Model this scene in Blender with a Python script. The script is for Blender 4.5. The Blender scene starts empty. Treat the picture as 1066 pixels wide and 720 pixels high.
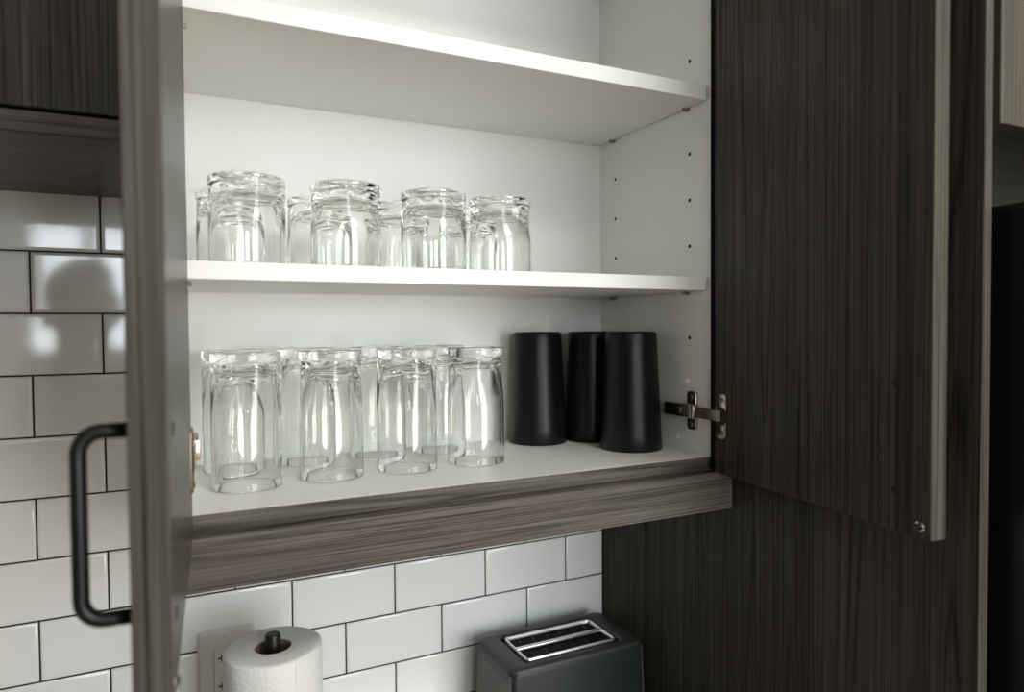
import bpy, bmesh, math, random
from mathutils import Vector, Matrix

sc = bpy.context.scene
C = sc.collection
random.seed(7)
PI = math.pi

# ------------------------------------------------------------------ camera
cam_d = bpy.data.cameras.new('camera')
cam = bpy.data.objects.new('camera', cam_d)
C.objects.link(cam)
r0 = Vector((0.8984, -0.4391, -0.0072)).normalized()
r2 = Vector((0.4388, 0.8982, -0.0271)).normalized()
r1 = r2.cross(r0).normalized()            # image down
r0 = r1.cross(r2).normalized()
M = Matrix.Identity(4)
for i in range(3):
    M[i][0] = r0[i]; M[i][1] = -r1[i]; M[i][2] = -r2[i]
M.translation = Vector((0.1608, -1.0362, -0.1771))
cam.matrix_world = M
cam_d.sensor_width = 36.0
cam_d.lens = 36.0 * 718.3 / 1066.0
cam_d.clip_start = 0.01
cam_d.dof.use_dof = True
cam_d.dof.focus_distance = 0.95
cam_d.dof.aperture_fstop = 5.0
sc.camera = cam

# ------------------------------------------------------------------ view, world, window light
sc.view_settings.view_transform = 'Standard'
sc.view_settings.look = 'None'
sc.view_settings.gamma = 1.0
sc.view_settings.use_curve_mapping = False
sc.view_settings.exposure = 0.09
sc.cycles.max_bounces = 18
sc.cycles.diffuse_bounces = 6
sc.cycles.glossy_bounces = 8
sc.cycles.transmission_bounces = 18
sc.cycles.transparent_max_bounces = 12
sc.cycles.sample_clamp_indirect = 40.0
sc.cycles.caustics_refractive = True
sc.cycles.caustics_reflective = True
sc.cycles.blur_glossy = 0.1

world = bpy.data.worlds.new('world')
sc.world = world
world.use_nodes = True
bg = world.node_tree.nodes['Background']
bg.inputs[0].default_value = (0.80, 0.90, 1.0, 1)
bg.inputs[1].default_value = 1.0

ROOM = dict(x0=-1.6, x1=2.0, y0=-3.5, z0=-1.77, z1=0.97)
# openings in the wall behind the camera: x0, x1, z0, z1 (a wide kitchen window and a smaller one)
WIN = [(0.62, 1.92, -0.98, 0.90), (-0.56, 0.06, -0.32, 0.46)]
# daylight through them: x0, x1, z0, z1, radiance, colour
SKY = (0.86, 0.94, 1.0)
DAY = [(0.62, 1.92, -0.30, 0.90, 8.2, SKY), (0.62, 1.92, -0.98, -0.30, 10.4, (1.0, 0.95, 0.86)), (-0.56, 0.06, -0.32, 0.46, 16.0, SKY)]
for a, b, c, d, rad, col in DAY:
    ld = bpy.data.lights.new('daylight', 'AREA')
    ld.shape = 'RECTANGLE'
    ld.size = b - a; ld.size_y = d - c
    ld.energy = rad * PI * (b - a) * (d - c)
    ld.color = col
    lo = bpy.data.objects.new('daylight', ld)
    C.objects.link(lo)
    lo.location = ((a + b) / 2, ROOM['y0'] - 0.14, (c + d) / 2)
    lo.rotation_euler = (PI / 2, 0, 0)       # shines towards +Y

ADDED_LAMP = (0.92, -1.75, 0.97)                 # ceiling lamp, unseen and added for fill from above; panel built with the room
ld = bpy.data.lights.new('added_fill_glow', 'AREA')
ld.shape = 'DISK'; ld.size = 0.60
ld.energy = 29.0 * PI * PI * 0.09; ld.color = (1.0, 0.97, 0.91)
fill_glow = bpy.data.objects.new('added_fill_glow', ld)
C.objects.link(fill_glow)
fill_glow.location = (ADDED_LAMP[0], ADDED_LAMP[1], ADDED_LAMP[2] - 0.062)

# ------------------------------------------------------------------ materials
def new_mat(name):
    m = bpy.data.materials.new(name); m.use_nodes = True
    return m, m.node_tree, m.node_tree.nodes['Principled BSDF']

def plain(name, col, rough=0.5, metal=0.0, ior=1.45, spec=0.5, bump=0.0, bscale=200.0, coat=0.0):
    m, nt, b = new_mat(name)
    b.inputs['Base Color'].default_value = (*col, 1)
    b.inputs['Roughness'].default_value = rough
    b.inputs['Metallic'].default_value = metal
    b.inputs['IOR'].default_value = ior
    b.inputs['Specular IOR Level'].default_value = spec
    b.inputs['Coat Weight'].default_value = coat
    if bump:
        tc = nt.nodes.new('ShaderNodeTexCoord')
        n = nt.nodes.new('ShaderNodeTexNoise'); n.inputs['Scale'].default_value = bscale
        n.inputs['Detail'].default_value = 4
        bp = nt.nodes.new('ShaderNodeBump'); bp.inputs['Strength'].default_value = bump
        bp.inputs['Distance'].default_value = 0.002
        nt.links.new(tc.outputs['Object'], n.inputs['Vector'])
        nt.links.new(n.outputs['Fac'], bp.inputs['Height'])
        nt.links.new(bp.outputs['Normal'], b.inputs['Normal'])
    return m

def wood(name, axis, dark=(0.006, 0.005, 0.004), light=(0.124, 0.112, 0.094), rough=0.29, seed=0.0, band=44.0):
    """dark oak laminate, grain running along `axis` (0 x, 1 y, 2 z)"""
    m, nt, b = new_mat(name)
    L = nt.links.new
    tc = nt.nodes.new('ShaderNodeTexCoord')
    def mp(across, along):
        k = nt.nodes.new('ShaderNodeMapping')
        s = [across] * 3; s[axis] = along
        k.inputs['Scale'].default_value = s
        k.inputs['Location'].default_value = (seed, seed * 1.7, seed * 0.6)
        L(tc.outputs['Object'], k.inputs['Vector'])
        return k
    def noise(mpn, detail, rough_=0.6, dist=0.0):
        n = nt.nodes.new('ShaderNodeTexNoise')
        n.inputs['Scale'].default_value = 1.0
        n.inputs['Detail'].default_value = detail
        n.inputs['Roughness'].default_value = rough_
        n.inputs['Distortion'].default_value = dist
        L(mpn.outputs[0], n.inputs['Vector'])
        return n
    fine = noise(mp(520, 7), 3, 0.65)
    mid = noise(mp(190, 1.2), 3, 0.6, 0.2)
    broad = noise(mp(14, 0.9), 2, 0.5)
    # growth rings: bands of a stretched noise field
    field = noise(mp(13, 0.16), 1, 0.4)
    mul = nt.nodes.new('ShaderNodeMath'); mul.operation = 'MULTIPLY'; mul.inputs[1].default_value = band
    L(field.outputs['Fac'], mul.inputs[0])
    pp = nt.nodes.new('ShaderNodeMath'); pp.operation = 'PINGPONG'; pp.inputs[1].default_value = 0.5
    L(mul.outputs[0], pp.inputs[0])
    ringm = nt.nodes.new('ShaderNodeMath'); ringm.operation = 'MULTIPLY'; ringm.inputs[1].default_value = 2.0
    L(pp.outputs[0], ringm.inputs[0])
    def ramp(src, p0, p1):
        r = nt.nodes.new('ShaderNodeMapRange')
        r.inputs['From Min'].default_value = p0; r.inputs['From Max'].default_value = p1
        L(src, r.inputs['Value'])
        return r.outputs[0]
    ring = ramp(ringm.outputs[0], 0.0, 0.45)
    f = ramp(fine.outputs['Fac'], 0.35, 0.65)
    g = ramp(mid.outputs['Fac'], 0.33, 0.67)
    h = ramp(broad.outputs['Fac'], 0.3, 0.7)
    def wsum(items):
        prev = None
        for s, w in items:
            k = nt.nodes.new('ShaderNodeMath'); k.operation = 'MULTIPLY_ADD'
            L(s, k.inputs[0]); k.inputs[1].default_value = w
            if prev is None: k.inputs[2].default_value = 0.0
            else: L(prev, k.inputs[2])
            prev = k.outputs[0]
        return prev
    tot = wsum([(ring, 0.29), (f, 0.29), (g, 0.31), (h, 0.11)])
    mx = nt.nodes.new('ShaderNodeMix'); mx.data_type = 'RGBA'
    mx.inputs[6].default_value = (*dark, 1); mx.inputs[7].default_value = (*light, 1)
    L(ramp(tot, 0.06, 0.94), mx.inputs[0])
    L(mx.outputs[2], b.inputs['Base Color'])
    b.inputs['Roughness'].default_value = rough
    b.inputs['IOR'].default_value = 1.45
    b.inputs['Specular IOR Level'].default_value = 0.06
    bp = nt.nodes.new('ShaderNodeBump'); bp.inputs['Strength'].default_value = 0.12
    bp.inputs['Distance'].default_value = 0.0006
    L(tot, bp.inputs['Height']); L(bp.outputs['Normal'], b.inputs['Normal'])
    return m

M_WV = wood('wood_grain_upright_shaded', 2, dark=(0.004, 0.0035, 0.003), light=(0.096, 0.087, 0.072))  # same oak as the rail, darkened: shade on doors and panel put into colour
M_WX = wood('wood_grain_lengthwise_lit', 0, dark=(0.010, 0.009, 0.0075), light=(0.150, 0.133, 0.113), seed=3.1)  # same oak as the doors, brightened: light on the rail put into colour
M_WY = wood('wood_grain_deep', 1, seed=5.3)
M_WHITE = plain('white_melamine', (0.712, 0.715, 0.690), 0.36, ior=1.45)
M_TILE = plain('white_glazed_tile', (0.87, 0.875, 0.87), 0.07, ior=1.5, bump=0.03, bscale=22)
M_GROUT = plain('dark_grout', (0.018, 0.016, 0.015), 0.9)
M_HOLE = plain('dark_hole', (0.01, 0.009, 0.008), 0.8)
M_BLACK = plain('matt_black_metal', (0.006, 0.006, 0.0065), 0.38)
M_CUP = plain('matt_black_cup', (0.0035, 0.0036, 0.0038), 0.34, spec=0.32, bump=0.03, bscale=900)
M_NICKEL = plain('nickel', (0.50, 0.42, 0.35), 0.22, metal=1.0)
M_CHROME = plain('bright_chrome', (0.90, 0.90, 0.89), 0.34, metal=1.0)
M_PAPER = plain('paper_towel', (0.67, 0.67, 0.66), 0.95, bump=0.5, bscale=260)
M_CARD = plain('brown_card', (0.20, 0.12, 0.07), 0.9)
M_PLATE = plain('white_plastic', (0.78, 0.77, 0.73), 0.35)
M_SLATE = plain('slate_steel', (0.022, 0.027, 0.029), 0.36, metal=0.2)
M_SLATE_END = plain('slate_plastic', (0.085, 0.085, 0.080), 0.5)
M_TOP = plain('dark_toaster_top', (0.030, 0.031, 0.030), 0.42)
M_PIT = plain('toaster_slot_shade', (0.0025, 0.0025, 0.0025), 0.7, spec=0.15)  # near-black so the slots look deep: their shade is in the colour
M_FRIDGE = plain('black_appliance', (0.006, 0.006, 0.007), 0.30)
M_STONE = plain('dark_worktop', (0.10, 0.085, 0.07), 0.3, bump=0.02, bscale=60)
M_WALL = plain('warm_paint', (0.78, 0.74, 0.66), 0.85)
M_WALLD = plain('dark_brown_paint', (0.05, 0.04, 0.03), 0.8)
M_CEIL = plain('white_ceiling', (0.88, 0.87, 0.83), 0.9)
M_FLOOR = wood('oak_floor', 0, dark=(0.42, 0.33, 0.23), light=(0.62, 0.51, 0.38), rough=0.45, seed=9)
M_PLUG = plain('white_plug', (0.82, 0.81, 0.78), 0.4)
M_SHELFPIN = plain('steel_pin', (0.40, 0.36, 0.30), 0.35, metal=1.0)

def glass_mat(name, col=(0.985, 0.99, 0.98), ior=1.48, rough=0.0):
    m, nt, b = new_mat(name)
    b.inputs['Base Color'].default_value = (*col, 1)
    b.inputs['Roughness'].default_value = rough
    b.inputs['IOR'].default_value = ior
    b.inputs['Transmission Weight'].default_value = 1.0
    return m
M_GLASS = glass_mat('clear_glass')
M_BUMPER = glass_mat('clear_rubber', (0.9, 0.9, 0.9), 1.4, 0.05)

# ------------------------------------------------------------------ mesh helpers
def box(bm, x0, x1, y0, y1, z0, z1, bev=0.0, seg=2, mi=0, smooth=False):
    t = bmesh.new()
    bmesh.ops.create_cube(t, size=1.0)
    for v in t.verts:
        v.co = Vector((x0 + (v.co.x + .5) * (x1 - x0), y0 + (v.co.y + .5) * (y1 - y0), z0 + (v.co.z + .5) * (z1 - z0)))
    if bev > 0:
        bmesh.ops.bevel(t, geom=list(t.edges), offset=bev, segments=seg, profile=0.5, affect='EDGES')
    merge(bm, t, mi, smooth)

def merge(bm, t, mi=0, smooth=False, mat=None):
    vm = {}
    for v in t.verts:
        vm[v] = bm.verts.new(mat @ v.co if mat else v.co)
    for f in t.faces:
        try:
            nf = bm.faces.new([vm[v] for v in f.verts])
        except ValueError:
            continue
        nf.material_index = mi; nf.smooth = smooth or f.smooth
    t.free()

def lathe(bm, prof, seg=48, mat=None, mi=0, rfun=None, close=False, smooth=True):
    """profile [(r, z)] turned about z; r == 0 makes a pole"""
    rings = []
    for k, (r, z) in enumerate(prof):
        if r <= 1e-9:
            co = Vector((0, 0, z)); rings.append([bm.verts.new(mat @ co if mat else co)])
        else:
            ring = []
            for i in range(seg):
                a = 2 * PI * i / seg
                rr = rfun(k, r, z, a) if rfun else r
                co = Vector((rr * math.cos(a), rr * math.sin(a), z))
                ring.append(bm.verts.new(mat @ co if mat else co))
            rings.append(ring)
    pairs = list(zip(rings[:-1], rings[1:]))
    if close: pairs.append((rings[-1], rings[0]))
    for A, B in pairs:
        if len(A) == 1 and len(B) == 1: continue
        for i in range(seg):
            j = (i + 1) % seg
            if len(A) == 1: vs = [A[0], B[j], B[i]]
            elif len(B) == 1: vs = [A[i], A[j], B[0]]
            else: vs = [A[i], A[j], B[j], B[i]]
            f = bm.faces.new(vs); f.material_index = mi; f.smooth = smooth

def axis_mat(p, d):
    """matrix taking +z to direction d, origin to p"""
    q = Vector((0, 0, 1)).rotation_difference(Vector(d).normalized())
    return Matrix.Translation(Vector(p)) @ q.to_matrix().to_4x4()

def cyl(bm, p, d, r, h, bev=0.0, seg=24, mi=0):
    b = min(bev, r * .9, h * .45)
    prof = [(0, 0), (r - b, 0), (r, b), (r, h - b), (r - b, h), (0, h)] if b > 0 else [(0, 0), (r, 0), (r, h), (0, h)]
    lathe(bm, prof, seg, axis_mat(p, d), mi, smooth=False)

def tube(bm, pts, r, seg=16, closed=False, mi=0, squash=None):
    n = len(pts); rings = []
    pts = [Vector(p) for p in pts]
    up = None
    for i in range(n):
        if closed: t = pts[(i + 1) % n] - pts[i - 1]
        else: t = pts[min(i + 1, n - 1)] - pts[max(i - 1, 0)]
        t.normalize()
        if up is None:
            up = Vector((0, 0, 1)) if abs(t.z) < .9 else Vector((0, 1, 0))
        u = (up - t * up.dot(t)).normalized(); w = t.cross(u); up = u
        rings.append([bm.verts.new(pts[i] + r * (math.cos(2 * PI * k / seg) * u + math.sin(2 * PI * k / seg) * w)) for k in range(seg)])
    rng = range(n) if closed else range(n - 1)
    for i in rng:
        A, B = rings[i], rings[(i + 1) % n]
        for k in range(seg):
            f = bm.faces.new([A[k], A[(k + 1) % seg], B[(k + 1) % seg], B[k]]); f.smooth = True; f.material_index = mi
    if not closed:
        bm.faces.new(list(reversed(rings[0]))).material_index = mi
        bm.faces.new(rings[-1]).material_index = mi

def arc_path(pts, rad, n=8):
    """polyline with rounded corners"""
    pts = [Vector(p) for p in pts]; out = [pts[0]]
    for i in range(1, len(pts) - 1):
        p, a, b = pts[i], (pts[i - 1] - pts[i]).normalized(), (pts[i + 1] - pts[i]).normalized()
        ang = a.angle(b); d = rad / math.tan(ang / 2)
        s, e = p + a * d, p + b * d
        c = p + (a + b).normalized() * (rad / math.sin(ang / 2))
        va, vb = s - c, e - c
        th = va.angle(vb)
        for k in range(n + 1):
            w0, w1 = math.sin((1 - k / n) * th) / math.sin(th), math.sin(k / n * th) / math.sin(th)
            out.append(c + va * w0 + vb * w1)
    out.append(pts[-1])
    return out

def rrect(x0, x1, y0, y1, r, n=6):
    out = []
    for cx, cy, a0 in ((x1 - r, y1 - r, 0), (x0 + r, y1 - r, PI / 2), (x0 + r, y0 + r, PI), (x1 - r, y0 + r, 1.5 * PI)):
        for k in range(n + 1):
            a = a0 + PI / 2 * k / n
            out.append((cx + r * math.cos(a), cy + r * math.sin(a)))
    return out

def skin_loops(bm, loops, cap0=False, cap1=False, mi=0, smooth=True, closed=True):
    R = [[bm.verts.new(Vector(p)) for p in lp] for lp in loops]
    n = len(R[0])
    for A, B in zip(R[:-1], R[1:]):
        for i in range(n):
            f = bm.faces.new([A[i], A[(i + 1) % n], B[(i + 1) % n], B[i]]); f.smooth = smooth; f.material_index = mi
    if cap0: f = bm.faces.new(list(reversed(R[0]))); f.material_index = mi
    if cap1: f = bm.faces.new(R[-1]); f.material_index = mi
    return R

def obj(name, bm, mats, parent=None, loc=(0, 0, 0), rotz=0.0, shade=None):
    bmesh.ops.recalc_face_normals(bm, faces=list(bm.faces))
    me = bpy.data.meshes.new(name); bm.to_mesh(me); bm.free()
    for m in (mats if isinstance(mats, (list, tuple)) else [mats]): me.materials.append(m)
    if shade is not None:
        for p in me.polygons: p.use_smooth = True
        me.set_sharp_from_angle(angle=math.radians(shade))
    o = bpy.data.objects.new(name, me); C.objects.link(o)
    o.location = loc; o.rotation_euler = (0, 0, rotz)
    if parent is not None: o.parent = parent
    return o

def tag(o, label, cat, group=None):
    o['label'] = label; o['category'] = cat
    if group: o['group'] = group
    return o

def thing(name, label, cat, loc=(0, 0, 0), rotz=0.0, group=None):
    o = bpy.data.objects.new(name, None); C.objects.link(o)
    o.empty_display_size = 0.05
    o.location = loc; o.rotation_euler = (0, 0, rotz)
    return tag(o, label, cat, group)

def struct(name, bm, mats, shade=None):
    o = obj(name, bm, mats, shade=shade); o['kind'] = 'structure'
    return o

def B(*a, **k):
    bm = bmesh.new(); box(bm, *a, **k); return bm

# ------------------------------------------------------------------ the room
rx0, rx1, ry0, rz0, rz1 = ROOM['x0'], ROOM['x1'], ROOM['y0'], ROOM['z0'], ROOM['z1']
struct('floor', B(rx0 - .1, rx1 + .1, ry0 - .1, .1, rz0 - .1, rz0), M_FLOOR)
struct('ceiling', B(rx0 - .1, rx1 + .1, ry0 - .1, .1, rz1, rz1 + .1), M_CEIL)
struct('wall_left', B(rx0 - .1, rx0, ry0, 0, rz0, rz1), M_WALLD)
struct('wall_right', B(rx1, rx1 + .1, ry0, 0, rz0, rz1), M_WALL)
bm = bmesh.new()
xs = sorted([rx0] + [w[0] for w in WIN] + [w[1] for w in WIN] + [rx1])
for a, b in zip(xs[:-1], xs[1:]):
    w = [w for w in WIN if w[0] <= a + 1e-6 and w[1] >= b - 1e-6]
    if w:
        box(bm, a, b, ry0 - .1, ry0, rz0, w[0][2]); box(bm, a, b, ry0 - .1, ry0, w[0][3], rz1)
    else:
        box(bm, a, b, ry0 - .1, ry0, rz0, rz1)
struct('wall_front', bm, M_WALL)
for i, (a, b, c, d) in enumerate(WIN):
    bm = bmesh.new(); t = 0.045
    box(bm, a, a + t, ry0 - .09, ry0 - .03, c, d, .004); box(bm, b - t, b, ry0 - .09, ry0 - .03, c, d, .004)
    box(bm, a + t, b - t, ry0 - .09, ry0 - .03, c, c + t, .004); box(bm, a + t, b - t, ry0 - .09, ry0 - .03, d - t, d, .004)
    mx = (a + b) / 2
    box(bm, mx - .03, mx + .03, ry0 - .085, ry0 - .035, c + t, d - t, .004)
    struct('window_%d' % (i + 1), bm, M_PLATE)

lamp = thing('added_ceiling_lamp', 'round white flush lamp added on the ceiling for fill, unseen behind the person', 'lamp', ADDED_LAMP)
bm = bmesh.new(); lathe(bm, [(0, 0), (.33, 0), (.335, -.010), (.335, -.050), (.325, -.060), (.305, -.060), (.302, -.052), (.302, -.030), (0, -.030)], 56)
obj('added_lamp_body', bm, M_PLATE, lamp, shade=40)

# tiled wall: one mesh, cushion-edged tiles over dark grout
HX, PZ = 0.07695, 0.0777
XP = 0.8462                                   # face of the tall panel
def tile(bm, x0, x1, z0, z1):
    g = 0.0009
    x0 += g; x1 -= g; z0 += g; z1 -= g
    dx, dz = random.uniform(-.0035, .0035), random.uniform(-.003, .003)
    cx, cz = (x0 + x1) / 2, (z0 + z1) / 2
    loops = []
    for ins, dep in ((0, .005), (0, .0022), (.0008, .0011), (.0020, .0004), (.0040, 0.0)):
        lp = []
        for x, z in ((x0 + ins, z0 + ins), (x1 - ins, z0 + ins), (x1 - ins, z1 - ins), (x0 + ins, z1 - ins)):
            lp.append((x, dep + (dx * (x - cx) + dz * (z - cz) if ins > .0005 else 0), z))
        loops.append(lp)
    skin_loops(bm, loops, cap1=True, smooth=False)
bm = bmesh.new()
box(bm, rx0, XP + .02, .0021, .1, rz0, rz1, mi=1)
for k in range(-13, 11):
    zt, zb = -k * PZ, -(k + 1) * PZ
    h = -22 + (1 if k % 2 == 0 else 0)
    while h * HX < XP:
        a, b = h * HX, min((h + 2) * HX, XP)
        if b > rx0 and b - a > .01: tile(bm, max(a, rx0), b, zb, zt)
        h += 2
wall = struct('wall_back', bm, [M_TILE, M_GROUT], shade=50)
for p in wall.data.polygons:
    if p.normal.y < -.9995 and p.area > .002: p.use_smooth = False        # flat tile faces, rounded edges
bm = B(XP + .02, rx1, .0021, .1, rz0, rz1)
struct('wall_alcove', bm, M_WALL)

# ------------------------------------------------------------------ main upper cabinet
XL, XLI, XRI, XR = 0.155, 0.168, 0.833, XP - .0006
YB, YF = -0.016, -0.2922
ZF, ZFB, ZT = -0.360, -0.378, 0.536
SH = [(-0.1273, -0.1088), (0.1369, 0.1573)]
YS = -0.2862
cab = thing('upper_cabinet', 'open dark oak wall cabinet with white inside holding glasses and cups', 'cabinet', (0.5, -0.15, ZFB))
O = Vector((0.5, -0.15, ZFB))
def part(name, bm, mats, parent, org=O, shade=None):
    bmesh.ops.translate(bm, verts=list(bm.verts), vec=-Vector(org))
    return obj(name, bm, mats, parent, shade=shade)

def hole_disc(bm, p, d, r=.0028, mi=1):
    cyl(bm, Vector(p) - Vector(d) * .002, d, r, .0022, seg=14, mi=mi)
ZK = [0.2034 - 0.0663 * k for k in range(0, 8)]
for nm, x0, x1, face, dirx in (('side_panel', XL, XLI, XLI, 1), ('side_panel', XRI, XR, XRI, -1)):
    bm = B(x0, x1, YF, -.0005, ZFB, ZT, .0006, 1)
    for k, z in enumerate(ZK):
        if k in (1, 5): continue
        for y in (-0.2485, -0.062):
            if k >= 6 and y < -.1 and k != 6: continue
            if (k < 1 or k > 4) and y > -.1: continue
            hole_disc(bm, (face, y, z), (dirx, 0, 0))
    sp = part(nm, bm, [M_WHITE, M_HOLE], cab)
    bm = B(x0, x1, YF - .0010, YF, ZFB, ZT)
    part('edge_band', bm, M_WV, sp)
    # white plugs around the hinge
    if dirx == -1:
        for y, z in ((-0.243, -0.2575), (-0.2215, -0.3415)):
            bm = bmesh.new()
            cyl(bm, (face + .002, y, z), (-1, 0, 0), .004, .003, .0008, 16)
            plug = part('cover_plug', bm, M_PLUG, cab)
part('back_panel', B(XLI, XRI, YB, YB + .012, ZF, ZT - .018), M_WHITE, cab)
bp_ = part('bottom_panel', B(XLI, XRI, YF, YB, ZFB, ZF), M_WHITE, cab)
part('edge_band', B(XLI, XRI, YF - .0010, YF, ZFB, ZF - .0003), M_WX, bp_)
part('top_panel', B(XLI, XRI, YF, YB, ZT - .018, ZT), M_WHITE, cab)
for zb, zt in SH + [(0.386, 0.405)]:
    s = part('shelf', B(XLI + .0015, XRI - .0020, YS, YB - .001, zb, zt, .0008, 2), M_WHITE, cab)
    for x, d in ((XLI, 1), (XRI, -1)):
        for y in (-0.2445, -0.0585):
            bm = bmesh.new()
            cyl(bm, (x, y, zb - .0026), (d, 0, 0), .0026, .0095, .0006, 16)
            box(bm, min(x, x + d * .0015), max(x, x + d * .0015), y - .0045, y + .0045, zb - .0044, zb - .0003, .0004, 1)
            part('shelf_pin', bm, M_SHELFPIN, s)
# light rail under the doors
part('light_rail', B(XL, XP - .0006, -.3214, -.3130, -.4279, -.3761, .0008, 2), M_WX, cab)
part('rail_batten', B(XL + .001, XP - .0015, -.2915, -.2750, -.4275, -.3785), M_WX, cab)

# doors: local x runs from the hinge to the free edge, inner face at local y = 0
def cabinet_door(H, E, outer, z0, z1, s0, s1):
    d = Vector((E[0] - H[0], E[1] - H[1])).normalized()
    ang = math.atan2(d.y, d.x)
    bm = bmesh.new()
    y0, y1 = (0, .019) if outer > 0 else (-.019, 0)
    box(bm, s0, s1, y0, y1, z0 - ZFB, z1 - ZFB, .0007, 1)
    door = obj('door', bm, M_WV, cab, (H[0] - O.x, H[1] - O.y, 0), ang)
    inn = -1 if outer > 0 else 1
    # handle on the outer face
    yo = .019 * outer
    za, zb = -0.2325 - ZFB, -0.3370 - ZFB
    pts = arc_path([(0.3055, yo, za), (0.3055, yo + outer * .0275, za), (0.3055, yo + outer * .0275, zb), (0.3055, yo, zb)], .012, 10)
    bm = bmesh.new(); tube(bm, pts, .0043, 16)
    obj('handle', bm, M_BLACK, door)
    for z in (-0.2335, -0.3389):
        bm = bmesh.new(); cyl(bm, (.3058, -inn * .001, z - ZFB), (0, inn, 0), .0042, .0016, .0004, 18)
        obj('screw_cap', bm, M_HOLE, door)
    bm = bmesh.new()
    lathe(bm, [(0, 0), (.0052, 0), (.0052, .0008), (.0046, .0020), (.003, .0028), (0, .0030)], 20, axis_mat((s1 - .0115, 0, -.3673 - ZFB), (0, inn, 0)))
    obj('bumper', bm, M_BUMPER, door)
    return door, inn
HR, ER = (0.826, -0.2942), (0.7862, -0.6365)
HL, EL = (0.1735, -0.2942), (0.1568, -0.6370)
door_r, inn_r = cabinet_door(HR, ER, +1, -.3785, ZT - .004, .0165, .3446)
door_l, inn_l = cabinet_door(HL, EL, -1, -.3785, ZT - .004, .0110, .3432)

# concealed hinges
def hinge(face, sx, door, inn, zc, H, E):
    """face: x of the side panel's inner face, sx: direction into the cabinet"""
    h = bpy.data.objects.new('hinge', None); C.objects.link(h); h.parent = cab
    h.location = (face - O.x, -0.25 - O.y, zc - O.z)
    # mounting plate: two winged ears and a body lying on the panel
    bm = bmesh.new()
    x = lambda a: sx * a
    def bx(x0, x1, *r, **k):
        a, b = x(x0), x(x1); box(bm, min(a, b), max(a, b), *r, **k)
    lp = rrect(-.0165, .0025, -.0280, .0280, .0055, 5)
    skin_loops(bm, [[(x(0), y, z) for y, z in lp], [(x(.0032), y, z) for y, z in lp], [(x(.0042), y * .93 - .0005, z * .985) for y, z in lp]], True, True, smooth=False)
    bx(.002, .0062, -.016, .030, -.0065, .0065, bev=.001)
    obj('mounting_plate', bm, M_NICKEL, h, shade=40)
    for z in (.0195, -.0195):
        bm = bmesh.new(); cyl(bm, (x(.0038), -.007, z), (sx, 0, 0), .0036, .0018, .0007, 18)
        box(bm, *(sorted((x(.0056), x(.0060)))), -.0095, -.0045, z - .0005, z + .0005, mi=1)
        box(bm, *(sorted((x(.0056), x(.0060)))), -.0075, -.0065, z - .0025, z + .0025, mi=1)
        obj('screw', bm, [M_NICKEL, M_HOLE], h)
    # arm: channel over the plate, then a link out to the cup
    bm = bmesh.new()
    bx(.0055, .0135, -.0165, .0440, -.0098, .0098, bev=.0022, seg=3)
    obj('hinge_arm', bm, M_NICKEL, h, shade=40)
    bm = bmesh.new()
    for y, r in ((.037, .0018), (.030, .0018), (.021, .0016)):
        cyl(bm, (x(.0132), y, 0), (sx, 0, 0), r, .0008, .0002, 14, mi=0)
    cyl(bm, (x(.0132), .008, 0), (sx, 0, 0), .0044, .0018, .0006, 20, mi=1)
    box(bm, *(sorted((x(.0146), x(.0153)))), .0045, .0115, -.0006, .0006, mi=0)
    obj('adjusting_screw', bm, [M_HOLE, M_NICKEL], h)
    bm = bmesh.new()
    bx(.0025, .0145, -.0225, -.0165, -.0105, .0105, bev=.0018, seg=2)
    obj('knuckle', bm, M_NICKEL, h, shade=40)
    # link and cup flange, set on the door
    d = Vector((E[0] - H[0], E[1] - H[1])).normalized()
    a = Vector((x(.0085), -.0215, 0))
    pw = Vector((H[0] + d.x * .034 - face, H[1] + d.y * .034 + .25, 0))
    nrm = Vector((d.y, -d.x, 0)); nrm = nrm if nrm.x * sx > 0 else -nrm
    b = pw + nrm * .002
    bm = bmesh.new()
    t = (b - a).normalized(); w = Vector((0, 0, 1)).cross(t)
    lo = []
    for q, hw, th in ((a, .0078, .0022), (a.lerp(b, .5), .0075, .0022), (b, .0078, .0022)):
        lo.append([q + w * th + Vector((0, 0, hw)), q - w * th + Vector((0, 0, hw)), q - w * th - Vector((0, 0, hw)), q + w * th - Vector((0, 0, hw))])
    skin_loops(bm, lo, True, True, smooth=False)
    obj('link', bm, M_NICKEL, h)
    bm = bmesh.new()
    fl = rrect(.0205, .0440, -.0305, .0305, .0070, 6)
    y = lambda v: inn * v
    zz = zc - ZFB
    skin_loops(bm, [[(s, y(0), z + zz) for s, z in fl], [(s, y(.0018), z + zz) for s, z in fl], [(.0322 + (s - .0322) * .93, y(.0026), z * .97 + zz) for s, z in fl]], True, True, smooth=False)
    cup = obj('hinge_cup', bm, M_NICKEL, door, shade=40)
    bm = bmesh.new()
    cyl(bm, (.0335, y(.0021), zz), (0, inn, 0), .0125, .0009, .0002, 24)
    obj('cup_hollow', bm, M_HOLE, door)
    for z in (.0225, -.0225):
        bm = bmesh.new(); cyl(bm, (.036, y(.002), z + zz), (0, inn, 0), .0036, .0016, .0007, 18)
        obj('cup_screw', bm, M_NICKEL, door)
for zc in (-.2990, .455):
    hinge(XRI, -1, door_r, inn_r, zc, HR, ER)
    hinge(XLI, +1, door_l, inn_l, zc, HL, EL)

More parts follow.
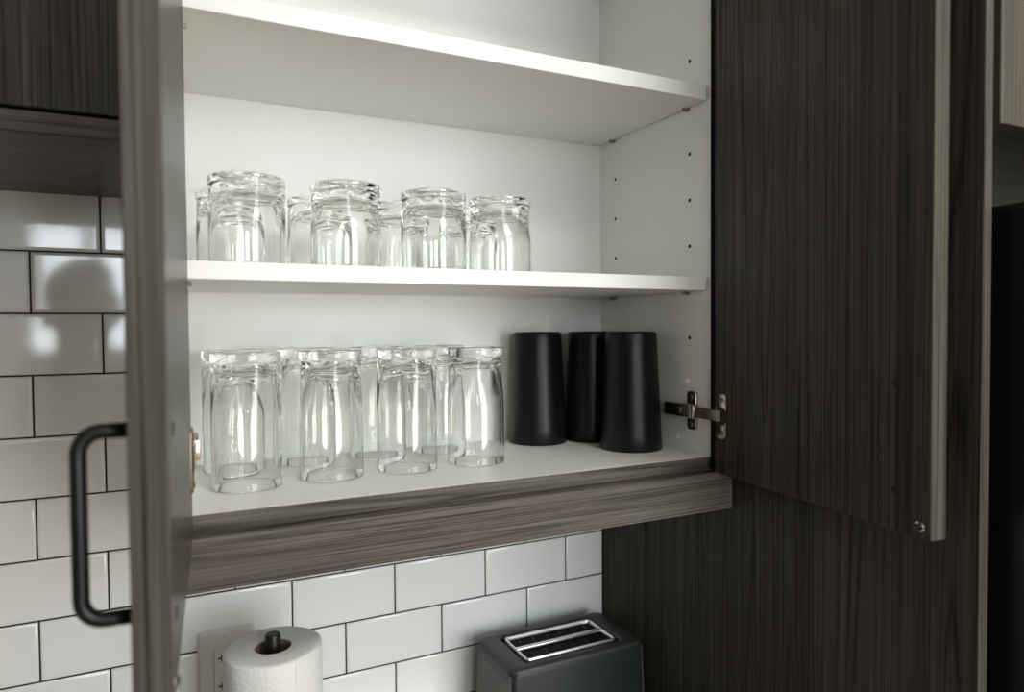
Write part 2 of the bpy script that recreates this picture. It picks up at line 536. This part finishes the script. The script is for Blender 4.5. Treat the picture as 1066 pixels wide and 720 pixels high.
# ------------------------------------------------------------------ cabinet at the left, mounted higher
LO = Vector((-.30, -.15, -.005))
lc = thing('upper_cabinet', 'closed dark oak wall cabinet hung higher, above the tiles behind the long black handle', 'cabinet', LO)
lx0, lx1 = -.755, XL - .001
part('side_panel', B(lx0, lx0 + .016, -.292, -.0005, .0135, ZT), M_WV, lc, LO)
part('side_panel', B(lx1 - .016, lx1, -.292, -.0005, .0135, ZT), M_WV, lc, LO)
part('top_panel', B(lx0 + .016, lx1 - .016, -.292, -.0005, ZT - .018, ZT), M_WX, lc, LO)
part('back_panel', B(lx0 + .016, lx1 - .016, -.012, -.0005, .0135, ZT - .018), M_WHITE, lc, LO)
part('bottom_panel', B(lx0, lx1, -.3122, -.0005, -.0055, .0132, .0007, 1), M_WX, lc, LO)
for a, b, hs in ((lx0, -.3015, -.345), (-.2985, lx1, -.255)):
    bm = B(a + .0015, b - .0015, -.3122, -.2932, .0168, ZT - .003, .0008, 1)
    dr = part('door', bm, M_WV, lc, LO)
    bm = bmesh.new()
    tube(bm, arc_path([(hs, -.3122, .056), (hs, -.340, .056), (hs, -.340, .160), (hs, -.3122, .160)], .012, 8), .0043, 14)
    part('handle', bm, M_BLACK, dr, LO)

# ------------------------------------------------------------------ tall panel, cabinet over the fridge, fridge
pn = obj('tall_panel', B(-.0068, .0068, -.3225, .3225, 0, 2.40, .0007, 1), M_WV, None, (XP + .0068, -.3232, rz0))
tag(pn, 'tall dark oak end panel standing on the floor beside the white tiles', 'panel')
FO = Vector((1.30, -.33, .0045))
fc = thing('upper_cabinet', 'dark oak cabinet over the fridge, beyond the tall end panel', 'cabinet', FO)
fx0, fx1 = XP + .0142, 1.80
part('carcass', B(fx0, fx1, -.6305, -.001, .0300, .60), M_WX, fc, FO)
for a, b, hx in ((fx0, 1.330, 1.29), (1.330, fx1, 1.37)):
    dr = part('door', B(a + .0028, b - .0015, -.650, -.631, .0122, .598, .0008, 1), M_WV, fc, FO)
    bm = bmesh.new()
    tube(bm, arc_path([(hx, -.650, .05), (hx, -.678, .05), (hx, -.678, .155), (hx, -.650, .155)], .012, 8), .0043, 14)
    part('handle', bm, M_BLACK, dr, FO)
RO = Vector((1.33, -.36, rz0))
fr = thing('fridge', 'black fridge standing in the alcove beyond the tall oak panel', 'fridge', RO)
part('body', B(.878, 1.785, -.675, -.03, rz0 + .03, -.062, .006, 2), M_FRIDGE, fr, RO)
for a, b, hx in ((.878, 1.330, 1.29), (1.333, 1.785, 1.375)):
    d = part('door', B(a, b, -.735, -.678, rz0 + .62, -.066, .008, 3), M_FRIDGE, fr, RO)
    bm = bmesh.new(); tube(bm, arc_path([(hx, -.735, -1.0), (hx, -.785, -1.0), (hx, -.785, -.25), (hx, -.735, -.25)], .02, 6), .009, 14)
    part('handle', bm, M_FRIDGE, d, RO)
d = part('freezer_drawer', B(.878, 1.785, -.735, -.678, rz0 + .06, rz0 + .61, .008, 3), M_FRIDGE, fr, RO)
bm = bmesh.new(); tube(bm, arc_path([(.98, -.735, rz0 + .52), (.98, -.785, rz0 + .52), (1.68, -.785, rz0 + .52), (1.68, -.735, rz0 + .52)], .02, 6), .009, 14)
part('handle', bm, M_FRIDGE, d, RO)
for x in (.93, 1.73):
    for y in (-.60, -.10):
        bm = bmesh.new(); cyl(bm, (x, y, rz0), (0, 0, 1), .022, .031, .003, 18); part('foot', bm, M_FRIDGE, fr, RO)

# ------------------------------------------------------------------ worktop and base cabinets below
ZW = -.850
wt = obj('worktop', B(-1.22, 1.22, -.31, .31, -.036, 0, .003, 2), M_STONE, None, ((rx0 + .002 + XP - .002) / 2, -.3115, ZW))
tag(wt, 'dark worktop running under the tiles, carrying the toaster and paper towels', 'worktop')
BW = (XP - .003 - (rx0 + .004)) / 4
for i in range(4):
    bo = Vector((rx0 + .004 + BW * (i + .5), -.30, rz0))
    names = ['at the far left end of the worktop', 'second from the left under the worktop', 'under the paper towels', 'under the toaster, beside the tall panel']
    bc = thing('base_cabinet', 'dark oak base cabinet ' + names[i], 'cabinet', bo, group='base cabinets under the worktop')
    a, b = bo.x - BW / 2 + .001, bo.x + BW / 2 - .001
    part('carcass', B(a, b, -.57, -.003, rz0 + .1, ZW - .0365), M_WV, bc, bo)
    part('toe_kick', B(a, b, -.52, -.50, rz0, rz0 + .0995), M_WX, bc, bo)
    part('plinth', B(a, b, -.45, -.003, rz0, rz0 + .0995), M_WX, bc, bo)
    d = part('door', B(a + .001, b - .001, -.590, -.571, rz0 + .105, ZW - .042, .0008, 1), M_WV, bc, bo)
    bm = bmesh.new(); hx = b - .04
    tube(bm, arc_path([(hx, -.590, ZW - .20), (hx, -.618, ZW - .20), (hx, -.618, ZW - .095), (hx, -.590, ZW - .095)], .012, 8), .0043, 14)
    part('handle', bm, M_BLACK, d, bo)

# ------------------------------------------------------------------ glasses
def sstep(a, b, t):
    t = max(0.0, min(1.0, (t - a) / (b - a))); return t * t * (3 - 2 * t)

def glass_mesh(H, R, base, lobes, amp, start):
    """drinking glass standing upside down: rim at z = 0, thick base on top"""
    prof = []; kinds = []
    def add(r, z, kind): prof.append((r, z)); kinds.append(kind)
    ti = .0016
    # inside, from the crown of the cavity down to the rim
    zc = H - base * 1.25
    add(0, zc, 'i'); 
    for a in (.35, .62, .82, .94, 1.0):
        add((R - .0085) * a, zc - .010 * (1 - math.sqrt(max(0, 1 - a * a))), 'i')
    n = 14
    for k in range(1, n + 1):
        z = (zc - .010) * (1 - k / n) + .0012 * (k / n)
        th = ti + .0056 * sstep(start, .92, z / H)
        add(R - th, z, 'i')
    add(R - ti * .85, .0004, 'r'); add(R - ti * .5, 0, 'r'); add(R - ti * .15, .0004, 'r')
    n = 16
    zs = H - base - .0015
    for k in range(0, n + 1):
        z = .0012 + (zs - .0012) * k / n
        add(R, z, 'o')
    add(R - .0016, zs + .0012, 'b'); add(R - .0004, zs + .0030, 'b')
    add(R, zs + .0045, 'b'); add(R, H - .0025, 'b'); add(R - .0008, H - .0008, 'b'); add(R - .0030, H, 'b')
    add(R - .0075, H - .0004, 'b'); add(R * .62, H - .0028, 'b'); add(R * .3, H - .0036, 'b'); add(0, H - .0038, 'b')
    def rf(k, r, z, a):
        w = .5 + .5 * math.cos(lobes * a)
        if kinds[k] == 'o':
            t = z / H
            return r - amp * sstep(start, .80, t) * (w ** 1.3)
        if kinds[k] == 'i':
            t = z / H
            return r - (r / R) * .0030 * sstep(start, .85, t) * (w ** 1.2)
        return r
    bm = bmesh.new(); lathe(bm, prof, 72, rfun=rf)
    bmesh.ops.recalc_face_normals(bm, faces=list(bm.faces))
    me = bpy.data.meshes.new('glass'); bm.to_mesh(me); bm.free()
    me.materials.append(M_GLASS)
    return me

tall_me = glass_mesh(0.1570, 0.0388, 0.0135, 6, 0.0036, .48)
short_me = glass_mesh(0.0985, 0.0405, 0.0125, 6, 0.0036, .36)
eps = .0003
tall = [
    (0.2342, -0.1810, 0.3, 'tall clear glass upside down on the cabinet floor, nearest the left hinge'),
    (0.3335, -0.1700, 0.9, 'tall clear glass on the cabinet floor, second from the left in the front row'),
    (0.4301, -0.1720, 0.1, 'tall clear glass on the cabinet floor, third from the left in the front row'),
    (0.5289, -0.1680, 0.6, 'tall clear glass on the cabinet floor, front row, beside the black cups'),
    (0.2290, -0.0700, 0.5, 'tall clear glass in the back row, behind the one nearest the left hinge'),
    (0.3220, -0.0620, 0.2, 'tall clear glass in the back row, between the first two front glasses'),
    (0.4213, -0.0640, 0.8, 'tall clear glass in the back row, between the second and third front glasses'),
    (0.5144, -0.0620, 0.4, 'tall clear glass in the back row, just left of the one beside the cups')]
for x, y, r, lab in tall:
    o = bpy.data.objects.new('drinking_glass', tall_me); C.objects.link(o)
    o.location = (x, y, ZF + eps); o.rotation_euler = (0, 0, r)
    tag(o, lab, 'glass', 'tall glasses on the cabinet floor')
short = [
    (0.2355, -0.2180, 0.2, 'short clear tumbler at the front of the middle shelf, nearest the left door'),
    (0.3440, -0.2200, 0.7, 'short clear tumbler on the middle shelf, second from the left in front'),
    (0.4530, -0.2180, 0.0, 'short clear tumbler on the middle shelf, third from the left in front'),
    (0.5480, -0.2100, 0.5, 'short clear tumbler ending the front row of the middle shelf, bare shelf beside it'),
    (0.2265, -0.1150, 0.4, 'short clear tumbler at the back, behind the shelf tumbler nearest the left door'),
    (0.3330, -0.1180, 0.1, 'short clear tumbler in the back row, between the first and second shelf tumblers'),
    (0.4370, -0.1220, 0.8, 'short clear tumbler in the back row, between the second and third shelf tumblers'),
    (0.5430, -0.1150, 0.3, 'short clear tumbler in the back row, seen through the last two shelf tumblers')]
for x, y, r, lab in short:
    o = bpy.data.objects.new('tumbler', short_me); C.objects.link(o)
    o.location = (x, y, SH[0][1] + eps); o.rotation_euler = (0, 0, r)
    tag(o, lab, 'glass', 'short tumblers on the middle shelf')

# ------------------------------------------------------------------ black cups
bm = bmesh.new()
Hc, Rb, Rt = .175, .0460, .0378
prof = [(0, Hc - .006), (Rt - .008, Hc - .006), (Rt - .0035, Hc - .010), (Rb - .0028, .001), (Rb - .0018, 0), (Rb - .0006, 0.0002), (Rb, .0012)]
for k in range(1, 9):
    t = k / 8; z = .0012 + (Hc - .0045) * t - .0012 * t
    prof.append((Rb + (Rt - Rb) * z / Hc, z))
prof += [(Rt - .0004, Hc - .0022), (Rt - .0016, Hc - .0006), (Rt - .0036, Hc), (Rt - .007, Hc - .0008), (0, Hc - .0012)]
lathe(bm, prof, 64)
c0 = obj('cup', bm, M_CUP, None, (0.6799, -0.0655, ZF + eps), 0.0, shade=40)
tag(c0, 'tapered matt black cup upside down, standing alone beside the clear glasses', 'cup', 'black cups on the cabinet floor')
for x, y, lab in ((0.7700, -0.0820, 'tapered matt black cup upside down at the back, half hidden behind another black cup'),
                  (0.7755, -0.1843, 'tapered matt black cup upside down in front, nearest the metal hinge')):
    o = c0.copy(); C.objects.link(o); o.location = (x, y, ZF + eps); o['label'] = lab

# ------------------------------------------------------------------ paper towels on their stand
PX, PY = 0.2600, -0.1725
st = thing('paper_towel_holder', 'black upright paper towel stand on the worktop, its post knob showing in the roll', 'holder', (PX, PY, ZW))
bm = bmesh.new(); lathe(bm, [(0, 0), (.070, 0), (.073, .003), (.073, .009), (.070, .012), (0, .012)], 48); obj('base', bm, M_BLACK, st, shade=35)
bm = bmesh.new(); lathe(bm, [(0, .0115), (.006, .0115), (.006, .300), (0, .300)], 24); obj('post', bm, M_BLACK, st, shade=35)
bm = bmesh.new(); lathe(bm, [(0, .288), (.0090, .288), (.0090, .3055), (.0084, .3070), (.0070, .3075), (.0066, .3070), (0, .3070)], 28); obj('knob', bm, M_BLACK, st, shade=35)
rl = thing('paper_towel_roll', 'white roll of paper towels standing in front of the outlet', 'paper towels', (PX, PY, ZW + .0125))
bm = bmesh.new(); HP = .2805
def rfr(k, r, z, a):
    return r + (.0007 * math.sin(3 * a + 1) + .0004 * math.sin(7 * a) if r > .03 else 0)
prof = [(.0215, 0), (.054, 0), (.0565, .002)] + [(.0568, HP * k / 8) for k in range(1, 8)] + [(.0566, HP - .003), (.0552, HP - .0006), (.050, HP + .0004), (.042, HP - .0006), (.034, HP + .0003), (.0275, HP - .0004), (.0215, HP - .001)]
lathe(bm, prof, 72, rfun=rfr, close=True)
obj('paper', bm, M_PAPER, rl, shade=50)
bm = bmesh.new(); lathe(bm, [(.0195, 0), (.0212, 0), (.0212, HP - .002), (.0195, HP - .002)], 48, close=True); obj('core', bm, M_CARD, rl, shade=40)
# loose outer sheet edge
bm = bmesh.new()
A0, A1 = -1.25, -.30
inn_, out_ = [], []
for k in range(15):
    a = A0 + (A1 - A0) * k / 14; rr = .0562
    inn_.append((rr * math.cos(a), rr * math.sin(a))); out_.append(((rr + .0009) * math.cos(a), (rr + .0006) * math.sin(a)))
lp = inn_ + out_[::-1]
skin_loops(bm, [[(x, y, .003) for x, y in lp], [(x, y, HP - .003) for x, y in lp]], True, True, smooth=False)
obj('loose_sheet', bm, M_PAPER, rl)

# ------------------------------------------------------------------ wall outlet
ox, oz = 0.2178, -.6535
ol = thing('power_outlet', 'white power outlet on the tiles, partly hidden behind the paper towels', 'outlet', (ox, 0, oz))
bm = bmesh.new()
def plate_loops(w, h, r): return rrect(-w, w, -h, h, r, 4)
L0 = [(x, -.0003, z) for x, z in plate_loops(.0370, .0585, .003)]
L1 = [(x, -.0035, z) for x, z in plate_loops(.0370, .0585, .003)]
L2 = [(x, -.0060, z) for x, z in plate_loops(.0335, .0550, .003)]
L3 = [(x, -.0060, z) for x, z in plate_loops(.0172, .0340, .0015)]
L4 = [(x, -.0036, z) for x, z in plate_loops(.0172, .0340, .0015)]
skin_loops(bm, [L0, L1, L2, L3, L4], smooth=False)
obj('cover_plate', bm, M_PLATE, ol)
bm = bmesh.new()
lp = plate_loops(.0165, .0333, .0012)
skin_loops(bm, [[(x, -.0010, z) for x, z in lp], [(x, -.0058, z) for x, z in lp], [(x * .97, -.0064, z * .985) for x, z in lp]], True, True, smooth=False)
obj('receptacle', bm, M_PLATE, ol)
for zc in (.0195, -.0195):
    for sx in (-1, 1):
        bm = bmesh.new()
        xx = sx * .0065 
        box(bm, xx - .0009, xx + .0009, -.0068, -.0060, zc - .0048, zc + .0048)
        if sx < 0: box(bm, xx - .0050, xx - .0009, -.0068, -.0060, zc - .0010, zc + .0010)
        obj('slot', bm, M_HOLE, ol)
    bm = bmesh.new(); cyl(bm, (0, -.0060, zc - .0085), (0, -1, 0), .0023, .0008, 0, 14); obj('ground_hole', bm, M_HOLE, ol)
for xx in (-.0065, .0065):
    bm = bmesh.new(); box(bm, xx - .0042, xx + .0042, -.0075, -.0060, -.0065, .0065, .0006, 2); obj('test_button', bm, M_PLATE, ol)
for z in (.0485, -.0485):
    bm = bmesh.new(); lathe(bm, [(0, 0), (.0034, 0), (.0030, .0008), (.0015, .0014), (0, .0015)], 18, axis_mat((0, -.0059, z), (0, -1, 0)))
    obj('screw', bm, M_PLATE, ol)

# ------------------------------------------------------------------ toaster
TX, TY = 0.6985, -0.1000
ts = thing('toaster', 'slate grey two-slot toaster on the worktop against the white tiles', 'toaster', (TX, TY, ZW))
hw, hd, TH = .1140, .0630, .1812
def tl(w, d, r, z, n=6): return [(x, y, z) for x, y in rrect(-w, w, -d, d, r, n)]
f = .0055
bm = bmesh.new()
skin_loops(bm, [tl(hw + f - .004, hd + f - .004, .012, .006), tl(hw + f, hd + f, .013, .010), tl(hw + .002, hd + .002, .013, TH - .010), tl(hw + .001, hd + .001, .013, TH - .006)], True, True)
hs = obj('housing', bm, M_SLATE, ts, shade=40)
# separate end caps
for s in (-1, 1):
    bm = bmesh.new()
    def cap(z, e):
        w = hw + f * (1 - z / TH) + .0016
        d = hd + f * (1 - z / TH) - .0045
        a = [(s * w, -d, z), (s * w, d, z), (s * (w - .006), d, z), (s * (w - .006), -d, z)]
        return a
    skin_loops(bm, [cap(.012, 0), cap(TH - .0085, 0)], True, True, smooth=False)
    bmesh.ops.bevel(bm, geom=list(bm.edges), offset=.0012, segments=2, affect='EDGES')
    ec = obj('end_cap', bm, M_SLATE_END, ts)
    if s == 1:
        bm = bmesh.new(); box(bm, hw + .004, hw + .022, -.020, .020, .115, .130, .005, 3); obj('lever', bm, M_BLACK, ec)
# top plate with a well for the slots
bm = bmesh.new()
WX, WY0, WY1 = .0840, -.0455, .0455
def well(w, d, r, z): return tl(w, d, r, z)
skin_loops(bm, [tl(hw + .0005, hd + .0005, .013, TH - .0065), tl(hw + .0005, hd + .0005, .013, TH - .004), tl(hw - .0015, hd - .0015, .012, TH - .001), tl(hw - .005, hd - .005, .010, TH),
                well(WX + .003, .0490, .010, TH), well(WX + .0012, .0472, .009, TH - .0010), well(WX, .0460, .008, TH - .0040)], smooth=True)
tp = obj('top_plate', bm, M_TOP, ts, shade=45)
bm = bmesh.new()
skin_loops(bm, [well(WX, .0460, .008, TH - .0040), well(WX, .0460, .008, TH - .0058)], False, False)
for y0, y1 in ((-.0460, -.0345), (-.0055, .0055), (.0345, .0460)):
    box(bm, -WX + .002, WX - .002, y0 + .001, y1 - .001, TH - .0062, TH - .0056)
obj('slot_well', bm, M_PIT, tp)
# bread slots: flat near-black plates below the frame, slot shade put into the colour
for yc in (-.0205, .0205):
    bm = bmesh.new()
    w, d = .0740, .0145
    skin_loops(bm, [[(x, y + yc, TH - .0057) for x, y in rrect(-w, w, -d, d, .003, 3)], [(x, y + yc, TH - .0059) for x, y in rrect(-w, w, -d, d, .003, 3)]], True, True, smooth=False)
    obj('bread_slot', bm, M_PIT, tp)
    bm = bmesh.new()
    for i in range(6):
        xx = -.06 + .024 * i
        tube(bm, [(xx, yc - .0135, TH - .0050), (xx + .004, yc + .0135, TH - .0050)], .0005, 8)
    obj('bread_guide', bm, M_TOP, tp)
# bright frame around both slots
bm = bmesh.new()
def ring(z, o): return [(x, y, z) for x, y in rrect(-.0795 - o, .0795 + o, -.0410 - o, .0410 + o, .007 + o, 6)]
skin_loops(bm, [ring(TH - .0048, 0), ring(TH - .0006, 0), ring(TH + .0008, -.0010), ring(TH + .0008, -.0030), ring(TH - .0006, -.0040), ring(TH - .0048, -.0040)], smooth=True)
box(bm, -.0765, .0765, -.0040, .0040, TH - .0040, TH + .0006, .0012, 2)
obj('slot_frame', bm, M_CHROME, tp, shade=40)
for x in (-.085, .085):
    for y in (-.045, .045):
        bm = bmesh.new(); cyl(bm, (x, y, 0), (0, 0, 1), .009, .0065, .001, 18); obj('foot', bm, M_BLACK, ts)

# ------------------------------------------------------------------ the photographer, who stands in the window light and shows in the glossy tiles
M_SKIN = plain('skin', (0.52, 0.33, 0.24), 0.5)
M_HAIR = plain('dark_hair', (0.025, 0.018, 0.013), 0.55)
M_SHIRT = plain('charcoal_shirt', (0.035, 0.036, 0.040), 0.9)
M_JEANS = plain('blue_trousers', (0.045, 0.055, 0.085), 0.9)
M_SHOE = plain('dark_shoe', (0.02, 0.02, 0.02), 0.5)
def skinned(name, chains, mat, parent, sub=2):
    """chains of (x, y, z, radius or (rx, ry)); a chain may start at an existing joint by index"""
    me = bpy.data.meshes.new(name); vs, es, rs = [], [], []
    for ch in chains:
        prev = None
        for q in ch:
            if isinstance(q, int): prev = q; continue
            vs.append(q[:3]); rs.append(q[3] if isinstance(q[3], tuple) else (q[3], q[3]))
            if prev is not None: es.append((prev, len(vs) - 1))
            prev = len(vs) - 1
    me.from_pydata(vs, es, [])
    o = bpy.data.objects.new(name, me); C.objects.link(o)
    sk = o.modifiers.new('skin', 'SKIN'); sk.use_smooth_shade = True
    if not me.skin_vertices: me.attributes.new('skin_vertices', 'FLOAT_VECTOR', 'POINT')
    for i, r in enumerate(rs): me.skin_vertices[0].data[i].radius = r
    me.skin_vertices[0].data[0].use_root = True
    sb = o.modifiers.new('sub', 'SUBSURF'); sb.levels = sub; sb.render_levels = sub
    me.materials.append(mat)
    dg = bpy.context.evaluated_depsgraph_get()
    m2 = bpy.data.meshes.new_from_object(o.evaluated_get(dg))
    o.modifiers.clear(); o.data = m2
    for p in m2.polygons: p.use_smooth = True
    if not m2.materials: m2.materials.append(mat)
    o.parent = parent
    return o
fw = Vector((0.4388, 0.8982)); rt = Vector((0.8984, -0.4391))
feet = Vector((0.1608, -1.0362)) - fw * .300 - rt * .125
ph = thing('person', 'person in a charcoal shirt holding a black camera, mirrored in the left tiles', 'person',
           (feet.x, feet.y, rz0), math.atan2(rt.y, rt.x))
body = [
    [(0, -.01, .96, (.100, .068)), (0, -.01, 1.10, (.100, .068)), (0, 0, 1.28, (.115, .075)), (0, -.01, 1.40, (.100, .058)),
     (0, .0, 1.485, (.056, .056)), (0, .018, 1.55, (.056, .064)), (0, .040, 1.60, (.066, .080)), (0, .042, 1.67, (.074, .092)), (0, .036, 1.735, (.056, .068))],
    [3, (-.165, -.012, 1.425, .044), (-.185, .06, 1.31, .047), (-.175, .135, 1.215, .040), (-.075, .180, 1.35, .037), (.020, .215, 1.462, .026), (.055, .228, 1.498, (.032, .020))],
    [3, (.165, -.012, 1.425, .044), (.280, .000, 1.405, .047), (.385, .030, 1.365, .040), (.300, .105, 1.43, .036), (.222, .168, 1.485, .026), (.216, .188, 1.535, (.022, .032))],
    [0, (-.085, -.01, .86, .092), (-.095, .01, .50, .058), (-.100, -.02, .28, .052), (-.105, -.025, .09, .038), (-.108, .02, .045, .036), (-.125, .12, .032, .028)],
    [0, (.085, -.01, .86, .092), (.095, .01, .50, .058), (.100, -.02, .28, .052), (.105, -.025, .09, .038), (.108, .02, .045, .036), (.125, .12, .032, .028)],
]
nL, nR = 14, 20      # palm joints
for k, (dz, l) in enumerate(((.030, .9), (.012, 1.0), (-.006, .95), (-.023, .8))):    # right hand round the grip
    body.append([nR, (.212, .214, 1.577 + dz, .0092), (.210, .214 + .032 * l, 1.582 + dz, .0085), (.190, .214 + .044 * l, 1.584 + dz, .0080), (.176, .214 + .036 * l, 1.585 + dz, .0074)])
body.append([nR, (.205, .190, 1.578, .0105), (.190, .186, 1.606, .0095), (.168, .190, 1.618, .0085)])
for k, (dy, l) in enumerate(((-.026, .85), (-.008, 1.0), (.010, .95), (.027, .8))):   # left hand under the lens
    body.append([nL, (.082, .246 + dy, 1.519, .0092), (.082 + .034 * l, .250 + dy, 1.527, .0085), (.082 + .060 * l, .252 + dy, 1.540, .0080), (.082 + .074 * l, .252 + dy, 1.556, .0074)])
body.append([nL, (.062, .222, 1.522, .0105), (.070, .215, 1.552, .0095), (.078, .222, 1.574, .0085)])
skinned('body', body, M_SKIN, ph)
skinned('shirt', [
    [(0, -.01, .82, (.164, .124)), (0, -.01, .98, (.152, .112)), (0, -.01, 1.10, (.136, .100)), (0, 0, 1.28, (.156, .110)), (0, -.01, 1.405, (.140, .094)), (0, -.002, 1.495, (.072, .070))],
    [4, (-.170, -.012, 1.425, .070), (-.190, .06, 1.31, .060), (-.176, .135, 1.214, .053), (-.075, .180, 1.35, .048), (-.005, .206, 1.435, .042)],
    [4, (.170, -.012, 1.425, .070), (.280, .000, 1.405, .060), (.386, .030, 1.364, .053), (.300, .105, 1.43, .047), (.244, .150, 1.466, .040)]], M_SHIRT, ph)
skinned('trousers', [
    [(0, -.01, 1.00, (.142, .102)), (0, -.01, .92, (.148, .108))],
    [1, (-.087, -.01, .84, .106), (-.097, .01, .50, .074), (-.102, -.02, .28, .068), (-.106, -.022, .085, .062)],
    [1, (.087, -.01, .84, .106), (.097, .01, .50, .074), (.102, -.02, .28, .068), (.106, -.022, .085, .062)]], M_JEANS, ph)
for s_ in (-1, 1):
    skinned('shoe', [[(s_ * .106, -.055, .036, (.036, .034)), (s_ * .108, .01, .040, (.040, .038)), (s_ * .118, .09, .036, (.042, .033)), (s_ * .128, .165, .030, (.036, .026))]], M_SHOE, ph)
skinned('hair', [[(0, -.042, 1.60, (.060, .030)), (0, -.035, 1.66, (.078, .050)), (0, .000, 1.735, (.078, .075)), (0, .062, 1.752, (.066, .050)), (0, .104, 1.735, (.058, .020))],
                 [1, (-.070, .012, 1.66, (.016, .045)), (-.070, .020, 1.60, (.010, .030))], [1, (.070, .012, 1.66, (.016, .045)), (.070, .020, 1.60, (.010, .030))]], M_HAIR, ph)
def bead(name, p, r, mat, sq=(1, 1, 1)):
    bm = bmesh.new(); bmesh.ops.create_uvsphere(bm, u_segments=20, v_segments=12, radius=r)
    for v in bm.verts: v.co = Vector((v.co.x * sq[0], v.co.y * sq[1], v.co.z * sq[2])) + Vector(p)
    for f_ in bm.faces: f_.smooth = True
    return obj(name, bm, mat, ph)
for s_ in (-1, 1):
    bead('eye', (s_ * .030, .120, 1.655), .0115, M_PLUG)
    bead('pupil', (s_ * .031, .1295, 1.652), .0050, M_HOLE)
    bead('ear', (s_ * .074, .030, 1.645), .030, M_SKIN, (.35, .6, 1.0))
bead('nose', (0, .136, 1.630), .017, M_SKIN, (.75, .9, 1.35))
bead('mouth', (0, .121, 1.585), .022, plain('lips', (0.42, 0.17, 0.14), 0.5), (1.0, .35, .28))
cm = thing('photo_camera', 'black camera held up in both hands by the person', 'camera', (0.1608, -1.0362, -.1771), math.atan2(rt.y, rt.x))
bm = bmesh.new(); box(bm, -.068, .068, -.098, -.062, -.045, .035, .008, 3); box(bm, -.025, .025, -.100, -.058, .030, .060, .008, 3); box(bm, .042, .070, -.066, -.046, -.044, .030, .008, 3)
obj('camera_body', bm, M_BLACK, cm)
bm = bmesh.new(); lathe(bm, [(0, -.064), (.034, -.064), (.036, -.050), (.036, -.020), (.038, -.016), (.038, -.006), (.034, -.006), (.030, -.012), (0, -.014)], 36, axis_mat((0, 0, 0), (0, 1, 0)))
obj('lens', bm, M_BLACK, cm, shade=40)
